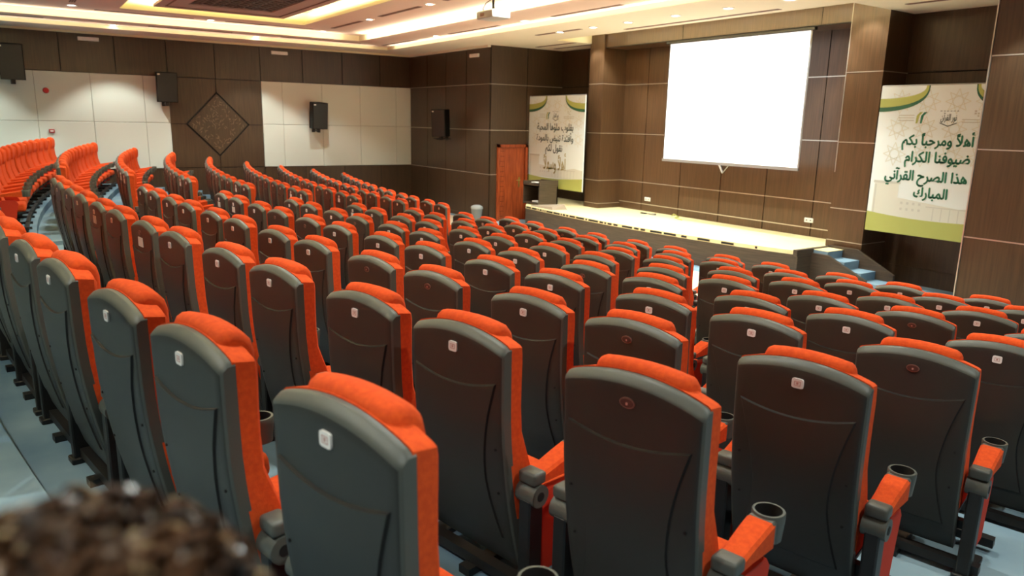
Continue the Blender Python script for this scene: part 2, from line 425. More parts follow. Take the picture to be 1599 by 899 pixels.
# upward strips at ceiling steps: front cove glow; side runs added to brighten ceiling
for (z, r_, k_) in ((Z1+.02, L1, .13), (Z0+.02, L0, .05)):
    x0_, x1_, y0_, y1_ = r_; g_ = .14
    for (lx, ly, sx, sy) in (((x0_+x1_)/2, y1_-g_, x1_-x0_-1, .05), (x0_+g_, (y0_+y1_)/2, .05, y1_-y0_-1), (x1_-g_, (y0_+y1_)/2, .05, y1_-y0_-1)):
        ld = bpy.data.lights.new('cove_light', 'AREA'); ld.shape = 'RECTANGLE'; ld.size = sx; ld.size_y = sy
        ld.energy = COVE_W*max(sx, sy)*k_*(1 if sx > sy else .45); ld.color = (1, .90, .66)
        lo = bpy.data.objects.new('cove_light', ld); COL.objects.link(lo); lo.location = (lx, ly, z-.06); lo.rotation_euler = (PI, 0, 0)
# glowing strip of the front step (short hidden runs)
for (x, y, z, sx, en) in ((-11, 11.40, 4.62, 7.2, .8),):
    ld = bpy.data.lights.new('cove_light', 'AREA'); ld.shape = 'RECTANGLE'; ld.size = sx; ld.size_y = .05
    ld.energy = COVE_W*sx*.5*en; ld.color = (1, .86, .56)
    lo = bpy.data.objects.new('cove_light', ld); COL.objects.link(lo); lo.location = (x, y+(.0 if y < 9 else 0), z); lo.rotation_euler = (PI, 0, 0)

# air slots
def slot(x0, y0, x1, y1, z, label):
    b = MB()
    if abs(x1-x0) > abs(y1-y0):
        for k in (-.04, 0, .04): b.box(x0, x1, y0+k-.014, y0+k+.014, z-.006, z+.002, 'slot')
    else:
        for k in (-.04, 0, .04): b.box(x0+k-.014, x0+k+.014, y0, y1, z-.006, z+.002, 'slot')
    tag(b.build('ceiling_vent'), label, 'ceiling vent', 'linear ceiling vents')
g0 = -20.2
for k, (a, c) in enumerate(((-20.1, -18.1), (-16.3, -14.1), (-12.2, -10.2), (-8.3, -6.2), (-4.4, -3))):
    slot(a, 9.1, c, 9.1, Z1, 'narrow brown vent slot in outer band before the stage, %s from left' % ORD[k])
for k, (a, c) in enumerate(((-18.4, -16.6), (-15.6, -13.7), (-12.7, -10.9), (-9.9, -8))):
    slot(a, 7.0, c, 7.0, Z2, 'narrow brown vent slot in rose soffit, %s from left' % ORD[k])
for k, (a, c) in enumerate(((-1.2, 1.0), (3.1, 5.0), (6.2, 8.4))):
    slot(-20.0, a, -20.0, c, Z1, 'long thin vent slot beside left wall, %s from the back' % ORD[k])
for k, (a, c) in enumerate(((1.9, 3.9), (4.6, 6.7))):
    slot(-18.95, a, -18.95, c, Z2, 'thin vent slot left of the carved lattice, %s from the back' % ORD[k])
slot(-18.0, 1.42, -16.0, 1.42, Z2, 'vent slot between the two ceiling lattices')
slot(-14.4, 10.3, -12.8, 10.3, Z0, 'short vent slot in white ceiling near left pillar')
slot(-12.2, 11.0, -8.4, 11.0, Z0, 'long vent slot in white ceiling above stage edge')
slot(-16.6, 11.9, -15.0, 11.9, Z0, 'vent slot above the left banner, front one')
slot(-16.6, 12.5, -15.0, 12.5, Z0, 'vent slot above the left banner, rear one')
slot(-6.8, 12.0, -5.2, 12.0, Z0, 'vent slot above the right banner')

# downlights
def downlight(x, y, z, label, watts, cone=88, r=.085, group='round ceiling downlights', blend=.35):
    f = empty('downlight', (x, y, z)); tag(f, label, 'ceiling light', group)
    if 'ring' not in LM:
        a = MB(); a.lathe([(r*.82, -.002), (r, -.012), (r*1.22, -.010), (r*1.3, .001)], 'white_plastic', n=18)
        LM['ring'] = a.build('trim_ring', f, True)
        a = MB(); a.lathe([(0.0001, -.008), (r*.5, -.008), (r*.84, -.004)], 'lamp', n=18)
        LM['lens'] = a.build('lens', f)
    else:
        for k in ('ring', 'lens'):
            c = LM[k].copy(); COL.objects.link(c); c.parent = f
    ld = bpy.data.lights.new('lamp', 'SPOT'); ld.energy = watts; ld.spot_size = math.radians(cone); ld.spot_blend = blend
    ld.shadow_soft_size = .05; ld.color = (.94, 1, .93)
    lo = bpy.data.objects.new('lamp', ld); COL.objects.link(lo); lo.parent = f; lo.location = (0, 0, -.03)
    return f
LM = {}
ys1 = [9.08, 5.70, 2.41, -.9, -4.2]
for k, y in enumerate(ys1): downlight(-20.4 if k else -20.6, y, Z1, 'downlight in outer ceiling band along left wall, %s from the stage' % ORD[k], SPOT_W*1.1, 96)
for k, x in enumerate((-16.9, -13.1, -9.3, -5.5, -1.9)): downlight(x, 9.06, Z1, 'downlight in outer band facing the stage, %s from the left corner light' % ORD[k], SPOT_W*1.1, 96)
for k, (x, y) in enumerate(((-19.2, 7.04), (-16.2, 7.02), (-13.3, 7.0), (-10.4, 7.0), (-7.5, 7.0), (-4.6, 7.0))):
    downlight(x, y, Z2, 'downlight in rose soffit before the front lattice, %s from left' % ORD[k], SPOT_W, 110)
for k, (x, y) in enumerate(((-18.95, 4.27), (-18.5, 1.45), (-18.9, -1.3))): downlight(x, y, Z2, 'downlight in rose soffit left of the lattices, %s from the front' % ORD[k], SPOT_W, 110)
for k, (x, y) in enumerate(((-15.5, 1.45), (-12.5, 1.45), (-9.5, 1.45), (-6.5, 1.45), (-3.1, 1.45), (-3.1, 4.27), (-3.1, -1.5), (-12.5, -4), (-7, -4))):
    downlight(x, y, Z2, 'downlight in rose soffit among the lattices, %s of the inner lights' % ORD[k], SPOT_W, 110)
for k, (x, y) in enumerate(((0, 5.7), (0, 2.4), (0, -.9))): downlight(x, y, Z0, 'downlight above the right aisle, %s from the stage' % ORD[k], SPOT_W, 100)
for k, (x, y) in enumerate(((-13.55, 10.32), (-12.4, 10.3), (-11.35, 10.3), (-10.1, 10.3), (-8.9, 10.3), (-7.7, 10.3), (-4.0, 10.0))):
    downlight(x, y, Z0, 'downlight in white ceiling before stage edge, %s from left' % ORD[k], STAGE_W*1.6, 105, group='stage downlights')
for k, (x, y) in enumerate(((-14.0, 11.95), (-12.85, 11.95), (-11.6, 11.95), (-10.5, 11.95), (-9.5, 11.95), (-8.4, 11.95))):
    downlight(x, y, 4.78, 'downlight close to the header beam above screen, %s from left' % ORD[k], STAGE_W*1.5, 100, group='stage downlights', blend=.5)
downlight(-7.55, 12.05, 4.78, 'downlight over the right stage pillar', STAGE_W*.6, 90)
downlight(-14.65, 12.05, 4.78, 'downlight over the left stage pillar', STAGE_W*.6, 90)

# ------------------------------------------------------------------ stage
front = [(-15.66, 11.01), (-14.8, 10.93), (-14.0, 10.87), (-13.2, 10.83), (-12.2, 10.80), (-11.1, 10.84), (-10.0, 10.93), (-9.0, 11.05), (-8.3, 11.18), (-7.82, 11.30)]
poly = front + [(-7.82, YP), (-7.82, YS), (-17.0, YS), (-17.0, 12.0)]
b = MB(); b.prism(poly, .0, ZS-.07, 'stage_front'); stg = b.build('stage')
struct(stg)
b = MB(); b.prism(poly, ZS-.07, ZS, 'stage_floor'); struct(b.build('stage_deck'))
b = MB()
rr = random.Random(5)
def fpt(t):
    k = min(int(t), len(front)-2); u = t-k
    return Vector((front[k][0]*(1-u)+front[k+1][0]*u, front[k][1]*(1-u)+front[k+1][1]*u, 0))
t = .05
while t < 8.6:
    l = rr.choice([.06, .12, .28, .35]); gap = rr.choice([.05, .12, .2]) if t < 5.6 else rr.choice([.25, .6, .9])
    if t < 3: gap = .05
    p, q = fpt(t), fpt(min(t+l, 8.9)); n = Vector((0, -1, 0))
    b.add([(p.x, p.y-.006, ZS-.055), (q.x, q.y-.006, ZS-.055), (q.x, q.y-.006, ZS-.015), (p.x, p.y-.006, ZS-.015)], [(0, 1, 2, 3)], 'groove')
    t += l+gap
tag(b.build('tape_marks'), 'broken black strip marks along the cream stage edge', 'tape', kind='stuff')
# right end face of stage has a dark wooden kerb
b = MB(); b.box(-7.86, -7.78, 11.28, YP-.02, ZS-.1, ZS+.015, 'stage_front'); b.box(-7.82, -7.775, 11.3, YP-.02, 0, ZS-.1, 'stage_front'); struct(b.build('trim_5'))
# steps
st = empty('stage_steps', (-7.2, 12.0, 0)); tag(st, 'three blue carpeted steps with dark wooden sides at right stage end', 'steps')
b = MB()
for k in range(3): b.box(-.30, .03+.32*k, -.24, .20, 0 if k == 2 else .28-.14*k, .42-.14*k, 'carpet')
b.box(-.60, -.30, -.24, .20, 0, .55, 'carpet')
b.build('tread', st)
b = MB(); b.box(-.60, -.29, -.24, .20, .551, .56, 'stage_floor'); b.build('landing', st)
for y0, pr in ((-.30, [(-.60, .50), (-.27, .50), (.47, .18), (.47, 0), (-.60, 0)]), (.20, [(-.60, .60), (-.05, .60), (.66, .26), (.66, 0), (-.60, 0)])):
    b = MB(); n = len(pr); vs = [(p[0], y0, p[1]) for p in pr]+[(p[0], y0+.06, p[1]) for p in pr]
    b.add(vs, [tuple(range(n)), tuple(range(n, 2*n))]+[(i, (i+1) % n, n+(i+1) % n, n+i) for i in range(n)], 'stage_front')
    b.build('side_board', st)

# ------------------------------------------------------------------ projection screen
sx0, sx1, sz0, sz1, sy = -12.29, -8.78, 1.90, 4.45, 12.45
s = empty('projection_screen', ((sx0+sx1)/2, sy, sz0)); tag(s, 'large bright white projection screen above the stage', 'screen')
hw = (sx1-sx0)/2
b = MB(); b.box(-hw, hw, -.004, .004, .02, sz1-sz0, 'screen'); b.build('screen_surface', s)
b = MB(); b.box(-hw-.03, hw+.03, -.02, .02, -.04, .02, 'grey_metal'); b.build('bottom_bar', s)
b = MB(); b.box(hw, hw+.035, -.006, .006, 0, sz1-sz0, 'grey_metal'); b.box(-hw-.02, -hw, -.006, .006, 0, sz1-sz0, 'groove'); b.build('border', s)
b = MB(); b.rbox(-hw-.1, hw+.1, -.045, .045, sz1-sz0-.05, sz1-sz0+.02, .015, 'black'); b.build('screen_case', s)
# bracket behind the screen
b = MB(); b.tube((-11.2, YS-.03, 1.84), (-11.06, YS-.06, 1.66), .022, 'white_plastic', 8); b.tube((-11.06, YS-.06, 1.66), (-10.8, YS-.1, 1.92), .012, 'grey_metal', 8)
b.tube((-11.23, YS-.0, 1.85), (-11.2, YS-.05, 1.84), .03, 'grey_metal', 8)
tag(b.build('wall_bracket'), 'small silver angled bracket on wall under the screen', 'bracket')
# wall sockets
for (x, z, lab) in ((-13.36, .86, 'white double wall socket left of the stage wall'), (-8.83, .88, 'white double wall socket near the right stage pillar')):
    e = empty('wall_socket', (x, YS-.02, z)); tag(e, lab, 'socket')
    b = MB(); b.rbox(-.10, .10, -.02, 0, -.045, .045, .006, 'white_plastic', seg=1); b.build('face_plate', e)
    b = MB(); b.box(-.06, -.03, -.022, -.019, -.01, .01, 'groove'); b.box(.03, .06, -.022, -.019, -.01, .01, 'groove'); b.build('outlet', e)
# clutter on the stage
b = MB(); b.rbox(-13.1, -12.93, 12.6, 12.66, ZS, ZS+.03, .006, 'black'); b.tube((-12.95, 12.63, ZS+.015), (-12.75, 12.66, ZS+.015), .01, 'black', 6); b.rbox(-12.75, -12.66, 12.62, 12.7, ZS, ZS+.04, .006, 'grey_metal')
tag(b.build('power_strip'), 'small dark adapter with cable lying on stage near the wall', 'cable')
b = MB(); pp = [(-12.3, 12.85), (-12.2, 12.8), (-12.1, 12.88), (-12.05, 12.7), (-11.85, 12.6), (-11.7, 12.55)]
for i in range(5): b.tube((*pp[i], ZS+.02+(.06 if i == 1 else 0)), (*pp[i+1], ZS+.012+(.06 if i == 0 else 0)), .012, 'b_olive', 6)
tag(b.build('loose_cable'), 'crumpled pale cable lying on stage floor', 'cable')
# cabinet / low lectern
c = empty('open_cabinet', (-15.82, 11.58, ZS)); tag(c, 'dark brown open-fronted cabinet with sloping top on stage left', 'cabinet')
b = MB(); W2, D2 = .36, .30
b.box(-W2, -W2+.03, -D2, D2, 0, .50, 'stage_front'); b.build('side_panel', c)
b = MB(); b.box(W2-.03, W2, -D2, D2, 0, .58, 'stage_front'); b.build('side_panel', c)
b = MB(); b.box(-W2, W2, D2-.03, D2, 0, .62, 'stage_front'); b.build('back_panel', c)
b = MB(); b.box(-W2+.03, W2-.03, -D2, D2-.03, .02, .05, 'stage_front'); b.build('shelf', c)
b = MB(); b.add([(-W2, -D2, .50), (W2, -D2, .50), (W2, D2, .58), (-W2, D2, .58), (-W2, -D2, .47), (W2, -D2, .47), (W2, D2, .55), (-W2, D2, .55)], [(0, 1, 2, 3), (4, 5, 6, 7), (0, 1, 5, 4), (1, 2, 6, 5), (2, 3, 7, 6), (3, 0, 4, 7)], 'stage_front')
b.box(-W2, W2, -D2, -D2+.02, .47, .54, 'stage_front'); b.box(-W2-.01, -W2+.02, -D2, D2, .48, .60, 'stage_front'); b.box(W2-.02, W2+.01, -D2, D2, .48, .64, 'stage_front')
b.build('top_board', c)
b = MB(); b.rbox(-.14, .12, -.08, .08, .0, .02, .006, 'paper'); tag(b.build('paper_stack', loc=(-15.84, 11.47, ZS+.556)), 'white papers lying on top of the dark cabinet', 'papers')
b = MB(); b.rbox(-.16, .2, -.08, .08, 0, .04, .012, 'paper'); tag(b.build('folded_cloth', loc=(-15.78, 11.48, ZS+.053)), 'white folded cloth on bottom shelf inside the dark cabinet', 'cloth')
b = MB(); vs = [(-15.50, 11.05, ZS), (-14.5, 11.0, ZS), (-14.45, 11.42, ZS), (-15.45, 11.25, ZS), (-15.5, 11.07, ZS+.02), (-14.58, 11.04, ZS+.07), (-14.53, 11.38, ZS+.13), (-15.45, 11.22, ZS+.03)]
b.add(vs, [(0, 1, 2, 3), (4, 5, 6, 7), (0, 1, 5, 4), (1, 2, 6, 5), (2, 3, 7, 6), (3, 0, 4, 7)], 'mauve')
MT['ramp'] = mat('grey_brown_felt', srgb(142, 128, 110), .9); b.mats = ['ramp']
tag(b.build('wedge_mat'), 'low grey-brown wedge lying on left end of the stage', 'mat')

# ------------------------------------------------------------------ door, bin, fixtures
d = empty('door', (XRL+.02, 10.99, 0)); struct(d); d.name = 'door_1'
b = MB()
for y0, y1, z0, z1 in ((-.03, .05, 0, 2.06), (.87, .95, 0, 2.06), (-.03, .95, 1.98, 2.06)): b.box(-.01, .06, y0, y1, z0, z1, 'door')
b.build('door_frame', d)
b = MB(); b.box(0, .012, .06, .86, .01, 1.97, 'door')
for k in range(14): b.box(.012, .0135, .07, .20, .12+.135*k, .128+.135*k, 'groove')
b.box(-.005, .002, .05, .87, 0, 1.98, 'groove')
b.build('door_leaf', d)
b = MB(); b.rbox(.012, .024, .67, .72, .9, 1.18, .004, 'brass', seg=1); b.tube((.02, .695, 1.10), (.08, .695, 1.10), .014, 'brass', 8); b.tube((.08, .70, 1.10), (.08, .56, 1.10), .013, 'brass', 8); b.tube((.02, .695, .97), (.04, .695, .97), .018, 'brass', 10)
b.build('door_handle', d)
bn = empty('waste_bin', (-17.25, 10.5, 0)); tag(bn, 'grey plastic waste bin with pale lid beside the wooden door', 'bin')
b = MB(); b.lathe([(.0001, 0), (.12, 0), (.16, .34), (.155, .34)], 'bin', n=20); b.build('bin_body', bn, True)
b = MB(); b.lathe([(.165, .33), (.17, .36), (.15, .40), (.08, .43), (.0001, .435)], 'bin_lid', n=20); b.build('bin_lid', bn, True)

def emergency(P, rz, lab):
    e = empty('emergency_light', P, rz); tag(e, lab, 'wall light')
    b = MB(); b.rbox(-.23, .23, -.05, 0, -.045, .045, .008, 'white_plastic', seg=1); b.build('housing', e)
    b = MB(); b.box(-.21, .21, -.053, -.049, -.03, .03, 'plate'); b.build('diffuser', e)
emergency((XL+.02, 1.98, 4.42), PI/2, 'white rectangular light high on left wall, above left white panel')
emergency((XL+.02, 6.66, 4.40), PI/2, 'white rectangular light high on left wall, right of the diamond')
emergency((-17.78, YF-.02, 4.37), 0, 'white rectangular light high on the front wall near door')
for (y, z, lab, beacon) in ((.97, 3.16, 'round red fire alarm sounder high on white panel', 1), (1.0, 2.20, 'small red and white call point low on white panel', 0)):
    e = empty('fire_alarm', (XL+.045, y, z)); tag(e, lab, 'fire alarm')
    b = MB()
    if beacon:
        b.tube((0, 0, 0), (.03, 0, 0), .075, 'white_plastic', 16); b.build('base_plate', e, True)
        b = MB(); b.tube((.03, 0, 0), (.08, 0, 0), .07, 'red', 16, .055); b.build('sounder', e, True)
    else:
        b.rbox(0, .04, -.06, .06, -.045, .045, .01, 'red'); b.build('housing', e)
        b = MB(); b.box(.04, .043, -.035, .035, -.015, .02, 'white_plastic'); b.build('glass_plate', e)

def speaker(P, yaw, pitch, lab, w=.42, h=.66, dp=.36, arm=(0, 0)):
    e = empty('loudspeaker', P, yaw); e.rotation_euler = (0, pitch, yaw); tag(e, lab, 'speaker', 'black wall speakers')
    b = MB(); pts = [(-dp, -w*.36), (-dp, w*.36), (-.05, w/2), (0, w/2), (0, -w/2), (-.05, -w/2)]
    b.prism([(x, y) for x, y in pts], -h/2, h/2, 'speaker'); b.build('cabinet', e)
    b = MB(); b.rbox(0, .012, -w/2+.015, w/2-.015, -h/2+.015, h/2-.015, .005, 'black', seg=1); b.build('grille', e)
    b = MB(); b.box(.012, .014, -w/2+.03, -w/2+.09, h/2-.07, h/2-.04, 'plate')
    b.build('badge', e)
    b = MB(); b.rbox(-.18, -.06, -.04, .04, -h/2-.10, -h/2, .01, 'black', seg=1); b.tube((-.12, 0, -h/2-.07), (-dp-.08, 0, -h/2-.07), .018, 'black', 8); b.rbox(-dp-.092, -dp-.067, -.05, .05, -h/2-.13, -h/2+.02, .005, 'black', seg=1)
    b.build('bracket', e)
    return e
speaker((-21.14, .33, 3.76), 0, .10, 'black wall speaker at far left edge, above white panel', w=.5, h=.8)
speaker((-21.156, 3.60, 3.33), .06, .08, 'black wall speaker between left white panel and diamond', w=.5, h=.74)
speaker((-21.148, 7.60, 2.70), .10, .10, 'black wall speaker in middle of right white panel', w=.46, h=.74)
e = speaker((-18.82, 10.16, 2.58), -1.05, .05, 'black wall speaker on dark wood wall near the door', w=.44, h=.74)
b = MB(); b.tube((0, .3, 0), (0, -.25, 0), .015, 'black', 8); b.tube((-.32, 0, 0), (.25, 0, 0), .013, 'black', 8)
o = b.build('wall_bar', e); o.location = (-.15, 0, -.44)

# projector
p = empty('projector', (-10.85, 6.88, 4.36)); p.rotation_euler = (0, 0, .0); tag(p, 'white ceiling projector hanging before the rose soffit', 'projector')
b = MB(); b.rbox(-.24, .24, -.18, .18, -.07, .055, .02, 'proj'); b.build('body', p, True)
b = MB(); b.tube((.08, .15, 0), (.08, .18, 0), .04, 'black', 16); b.build('lens', p, True)
b = MB(); b.box(-.243, -.239, -.1, .1, -.03, .03, 'slot'); b.box(-.12, .0, -.183, -.179, -.03, .02, 'slot'); b.build('vent', p)
b = MB(); b.tube((0, 0, .05), (0, 0, Z2-4.36), .022, 'black', 10); b.rbox(-.09, .09, -.07, .07, .055, .08, .005, 'black', seg=1); b.build('mount_pole', p)
b = MB(); cp = [(-.14, -.1, .05), (-.19, -.08, .11), (-.16, -.04, .2), (-.08, 0, .24), (-.01, 0, .3)]
for i in range(4): b.tube(cp[i], cp[i+1], .007, 'black', 6)
b.build('cable', p)

# ------------------------------------------------------------------ arabic text (joined forms, laid out right to left)
FORMS = {'ا': (0xFE8D, 0xFE8E, 0, 0), 'أ': (0xFE83, 0xFE84, 0, 0), 'إ': (0xFE87, 0xFE88, 0, 0), 'آ': (0xFE81, 0xFE82, 0, 0), 'ب': (0xFE8F, 0xFE90, 0xFE91, 0xFE92), 'ة': (0xFE93, 0xFE94, 0, 0),
 'ت': (0xFE95, 0xFE96, 0xFE97, 0xFE98), 'ح': (0xFEA1, 0xFEA2, 0xFEA3, 0xFEA4), 'د': (0xFEA9, 0xFEAA, 0, 0), 'ذ': (0xFEAB, 0xFEAC, 0, 0), 'ر': (0xFEAD, 0xFEAE, 0, 0),
 'س': (0xFEB1, 0xFEB2, 0xFEB3, 0xFEB4), 'ص': (0xFEB9, 0xFEBA, 0xFEBB, 0xFEBC), 'ض': (0xFEBD, 0xFEBE, 0xFEBF, 0xFEC0), 'ف': (0xFED1, 0xFED2, 0xFED3, 0xFED4), 'ق': (0xFED5, 0xFED6, 0xFED7, 0xFED8),
 'ك': (0xFED9, 0xFEDA, 0xFEDB, 0xFEDC), 'ل': (0xFEDD, 0xFEDE, 0xFEDF, 0xFEE0), 'م': (0xFEE1, 0xFEE2, 0xFEE3, 0xFEE4), 'ن': (0xFEE5, 0xFEE6, 0xFEE7, 0xFEE8), 'ه': (0xFEE9, 0xFEEA, 0xFEEB, 0xFEEC),
 'و': (0xFEED, 0xFEEE, 0, 0), 'ي': (0xFEF1, 0xFEF2, 0xFEF3, 0xFEF4), 'ؤ': (0xFE85, 0xFE86, 0, 0), 'ئ': (0xFE89, 0xFE8A, 0xFE8B, 0xFE8C)}
def shape_ar(s):
    out = []; marks = '\u064B'
    seq = []
    i = 0
    while i < len(s):
        ch = s[i]
        if ch == 'ل' and i+1 < len(s) and s[i+1] == 'ا': seq.append('LA'); i += 2; continue
        seq.append(ch); i += 1
    letters = [k for k, c_ in enumerate(seq) if c_ not in marks]
    for k, c_ in enumerate(seq):
        if c_ in marks: out.append(c_); continue
        if c_ not in FORMS and c_ != 'LA': out.append(c_); continue
        p_ = next((seq[j] for j in range(k-1, -1, -1) if seq[j] not in marks), ' ')
        n_ = next((seq[j] for j in range(k+1, len(seq)) if seq[j] not in marks), ' ')
        pj = p_ in FORMS and FORMS[p_][2] != 0
        nj = (n_ in FORMS or n_ == 'LA')
        if c_ == 'LA': out.append(chr(0xFEFC if pj else 0xFEFB)); continue
        f = FORMS[c_]; dual = f[2] != 0
        code = f[3] if (pj and nj and dual) else f[1] if pj else f[2] if (nj and dual) else f[0]
        out.append(chr(code))
    return ''.join(reversed(out))
def text_mesh(name, s, size, m, parent, cx, z, y, width=None, bold=.0, height=None, rtl=True, tall=1.2, thick=.005):
    cu = bpy.data.curves.new(name, 'FONT'); cu.body = shape_ar(s) if rtl else s; cu.size = size; cu.offset = bold; cu.resolution_u = 4
    o = bpy.data.objects.new(name, cu); COL.objects.link(o)
    dg = bpy.context.evaluated_depsgraph_get(); dg.update()
    me = bpy.data.meshes.new_from_object(o.evaluated_get(dg)); bpy.data.objects.remove(o)
    xs_ = [v.co.x for v in me.vertices]; zs_ = [v.co.y for v in me.vertices]
    w_ = max(xs_)-min(xs_); h_ = max(zs_)-min(zs_); c0 = (max(xs_)+min(xs_))/2
    sx = width/w_ if width else 1; sz = height/h_ if height else sx*tall
    for v in me.vertices: v.co = Vector(((v.co.x-c0)*sx, 0, v.co.y*sz))
    me.materials.clear(); me.materials.append(MT[m])
    if thick:
        bm = bmesh.new(); bm.from_mesh(me); g = bm.faces[:]
        for dx, dz in ((-thick, 0), (thick, 0), (0, thick), (0, -thick)):
            d_ = bmesh.ops.duplicate(bm, geom=[f for f in g])
            for v in d_['geom']:
                if isinstance(v, bmesh.types.BMVert): v.co += Vector((dx, -.0002*(1+abs(dx)/thick)-dz*.01, dz))
        bm.to_mesh(me); bm.free()
    o = bpy.data.objects.new(name, me); COL.objects.link(o); o.parent = parent; o.location = (cx, y, z)
    return o
def flat(b, pts, y, m):
    b.add([(p[0], y, p[1]) for p in pts], [tuple(range(len(pts)))], m)
def banner(X0, X1, Z0_, Z1_, Y, label, second):
    cx = (X0+X1)/2; W = X1-X0; H = Z1_-Z0_
    e = empty('welcome_banner', (cx, Y, Z0_)); tag(e, label, 'banner')
    b = MB(); b.box(-W/2, W/2, 0, .03, 0, H, 'banner'); b.build('banner_sheet', e)
    b = MB()  # faint geometric pattern
    for i in range(5):
        for j in range(3):
            px, pz = -W/2+.35+i*.45, H-.25-j*.42
            for k in range(8):
                a0 = PI/4*k; r0, r1 = .19, .10
                p0 = (px+r0*math.cos(a0), pz+r0*math.sin(a0)); p1 = (px+r0*math.cos(a0+PI*.75), pz+r0*math.sin(a0+PI*.75))
                dx, dz = p1[0]-p0[0], p1[1]-p0[1]; l = math.hypot(dx, dz); nx, nz = -dz/l*.006, dx/l*.006
                if max(abs(p0[0]), abs(p1[0])) < W/2-.02 and max(p0[1], p1[1]) < H-.02: flat(b, [(p0[0]-nx, p0[1]-nz), (p1[0]-nx, p1[1]-nz), (p1[0]+nx, p1[1]+nz), (p0[0]+nx, p0[1]+nz)], -.001, 'banner_pattern')
    b.build('printed_pattern', e)
    for sgn in (-1, 1):
        b = MB()
        def arc(wx, dz, n=14): return [(wx*math.sin(PI/2*i/n), H-dz*math.cos(PI/2*i/n)**.75 - 0.0) for i in range(n+1)]
        o_ = arc(.80, .41); m_ = arc(.78, .34); i_ = arc(.74, .20)
        for A, B_, mm, yy in ((o_, m_, 'b_dark', -.002), (m_, i_, 'b_olive', -.002)):
            for k in range(14):
                q = [A[k], A[k+1], B_[k+1], B_[k]]
                flat(b, [(sgn*(-W/2+x), min(z, H)) for x, z in q], yy, mm)
        b.build('printed_swoosh', e)
    b = MB(); n = 16
    top = [(-W/2+W*i/n, .30-.06*math.sin(PI*(i/n)**.9)+(.02*i/n if not second else .03)) for i in range(n+1)]
    for k in range(n): flat(b, [(top[k][0], .0), (top[k+1][0], 0), top[k+1], top[k]], -.002, 'b_olive')
    b.build('printed_band', e)
    b = MB()   # pale printed building
    def r(x0, x1, z0, z1, m): flat(b, [(x0, z0), (x1, z0), (x1, z1), (x0, z1)], -.0012 if m == 'b_grey2' else -.0016, m)
    r(-W/2+.08, -W/2+.50, .27, .84, 'b_grey2'); r(-W/2+.06, -W/2+.52, .82, .86, 'b_grey'); r(-W/2+.09, -W/2+.12, .30, .80, 'b_grey')
    flat(b, [(-W/2+.5, .27), (W/2, .27), (W/2, .52), (W/2-.35, .56), (W/2-.8, .50), (-W/2+.5, .60)], -.0012, 'b_grey2')
    for i in range(4):
        for j in range(2): r(-W/2+.56+i*.1, -W/2+.60+i*.1, .40+j*.1, .44+j*.1, 'b_grey')
    for i in range(8): r(-W/2+1.1+i*.13, -W/2+1.115+i*.13, .28, .48, 'b_grey')
    r(-W/2+.98, W/2-.3, .485, .50, 'b_grey')
    b.build('printed_building', e)
    # three small emblems
    ez = H-.50
    b = MB()
    q = (-6.49+6.03) if second else (-16.22+15.86)
    for k, x in enumerate((0, .07)):
        flat(b, [(q+x-.05, ez-.09), (q+x-.02, ez-.09), (q+x+.0, ez+.03), (q+x+.05, ez+.09), (q+x+.0, ez+.085), (q+x-.045, ez+.03)], -.002, 'b_green' if k else 'b_olive')
    for k in range(3): flat(b, [(q-.34, ez-.05+k*.04), (q-.08, ez-.05+k*.04), (q-.08, ez-.038+k*.04), (q-.34, ez-.038+k*.04)], -.002, 'b_grey')
    b.build('printed_emblem', e)
    b = MB(); q = 0.0
    flat(b, [(q-.13, ez-.07), (q, ez-.12), (q+.13, ez-.07), (q+.13, ez-.085), (q, ez-.135), (q-.13, ez-.085)], -.002, 'b_text')
    for k in range(6): flat(b, [(q-.14+k*.05, ez+.1), (q-.11+k*.05, ez+.1), (q-.11+k*.05, ez+.108), (q-.14+k*.05, ez+.108)], -.002, 'b_text')
    b.build('printed_emblem', e)
    text_mesh('printed_emblem', 'نور القرآن', .1, 'b_text', e, 0, ez-.04, -.002, width=.24, height=.15, thick=.002)
    b = MB(); q = .42 if second else .55
    for i in range(3):
        for j in range(3):
            if (i+j) % 3: flat(b, [(q-.05+i*.045, ez+.02+j*.035), (q-.02+i*.045, ez+.02+j*.035), (q-.02+i*.045, ez+.045+j*.035), (q-.05+i*.045, ez+.045+j*.035)], -.002, 'b_grey')
    for k in range(2): flat(b, [(q-.22, ez-.03-k*.04), (q+.22, ez-.03-k*.04), (q+.22, ez-.018-k*.04), (q-.22, ez-.018-k*.04)], -.002, 'b_grey')
    b.build('printed_emblem', e)
    if second:
        for s_, px0, px1, z_ in (('أهلاً ومرحباً بكم', -6.73, -5.62, 2.43), ('ضيوفنا الكرام', -6.65, -5.64, 2.16), ('هذا الصرح القرآني', -6.95, -5.64, 1.86), ('المبارك', -6.43, -5.90, 1.60)):
            text_mesh('printed_text', s_, .2, 'b_green', e, (px0+px1)/2-cx, z_-Z0_, -.003, width=px1-px0, thick=.008)
    else:
        for s_, px0, px1, z_ in (('بقلوب ملؤها المحبة', -16.61, -15.06, 2.47), ('وأفئدة تنبض بالمودة', -16.63, -15.05, 2.19), ('نقول لكم', -16.21, -15.49, 1.93)):
            text_mesh('printed_text', s_, .2, 'b_text', e, (px0+px1)/2-cx, z_-Z0_, -.003, width=px1-px0, thick=.006)
        text_mesh('printed_calligraphy', 'أهلاً وسهلاً', .3, 'b_gold', e, -15.8-cx, 1.45-Z0_, -.003, width=.95, height=.55, thick=.006)
    b = MB(); b.tube((-W/2, .015, H+.008), (W/2, .015, H+.008), .012, 'grey_metal', 8); b.build('top_rail', e)
    b = MB()
    for x in (-W/2+.2, W/2-.2): b.tube((x, .03, H-.1), (x, .03, .1), .012, 'black', 6)
    b.build('rear_frame', e)
    b = MB()
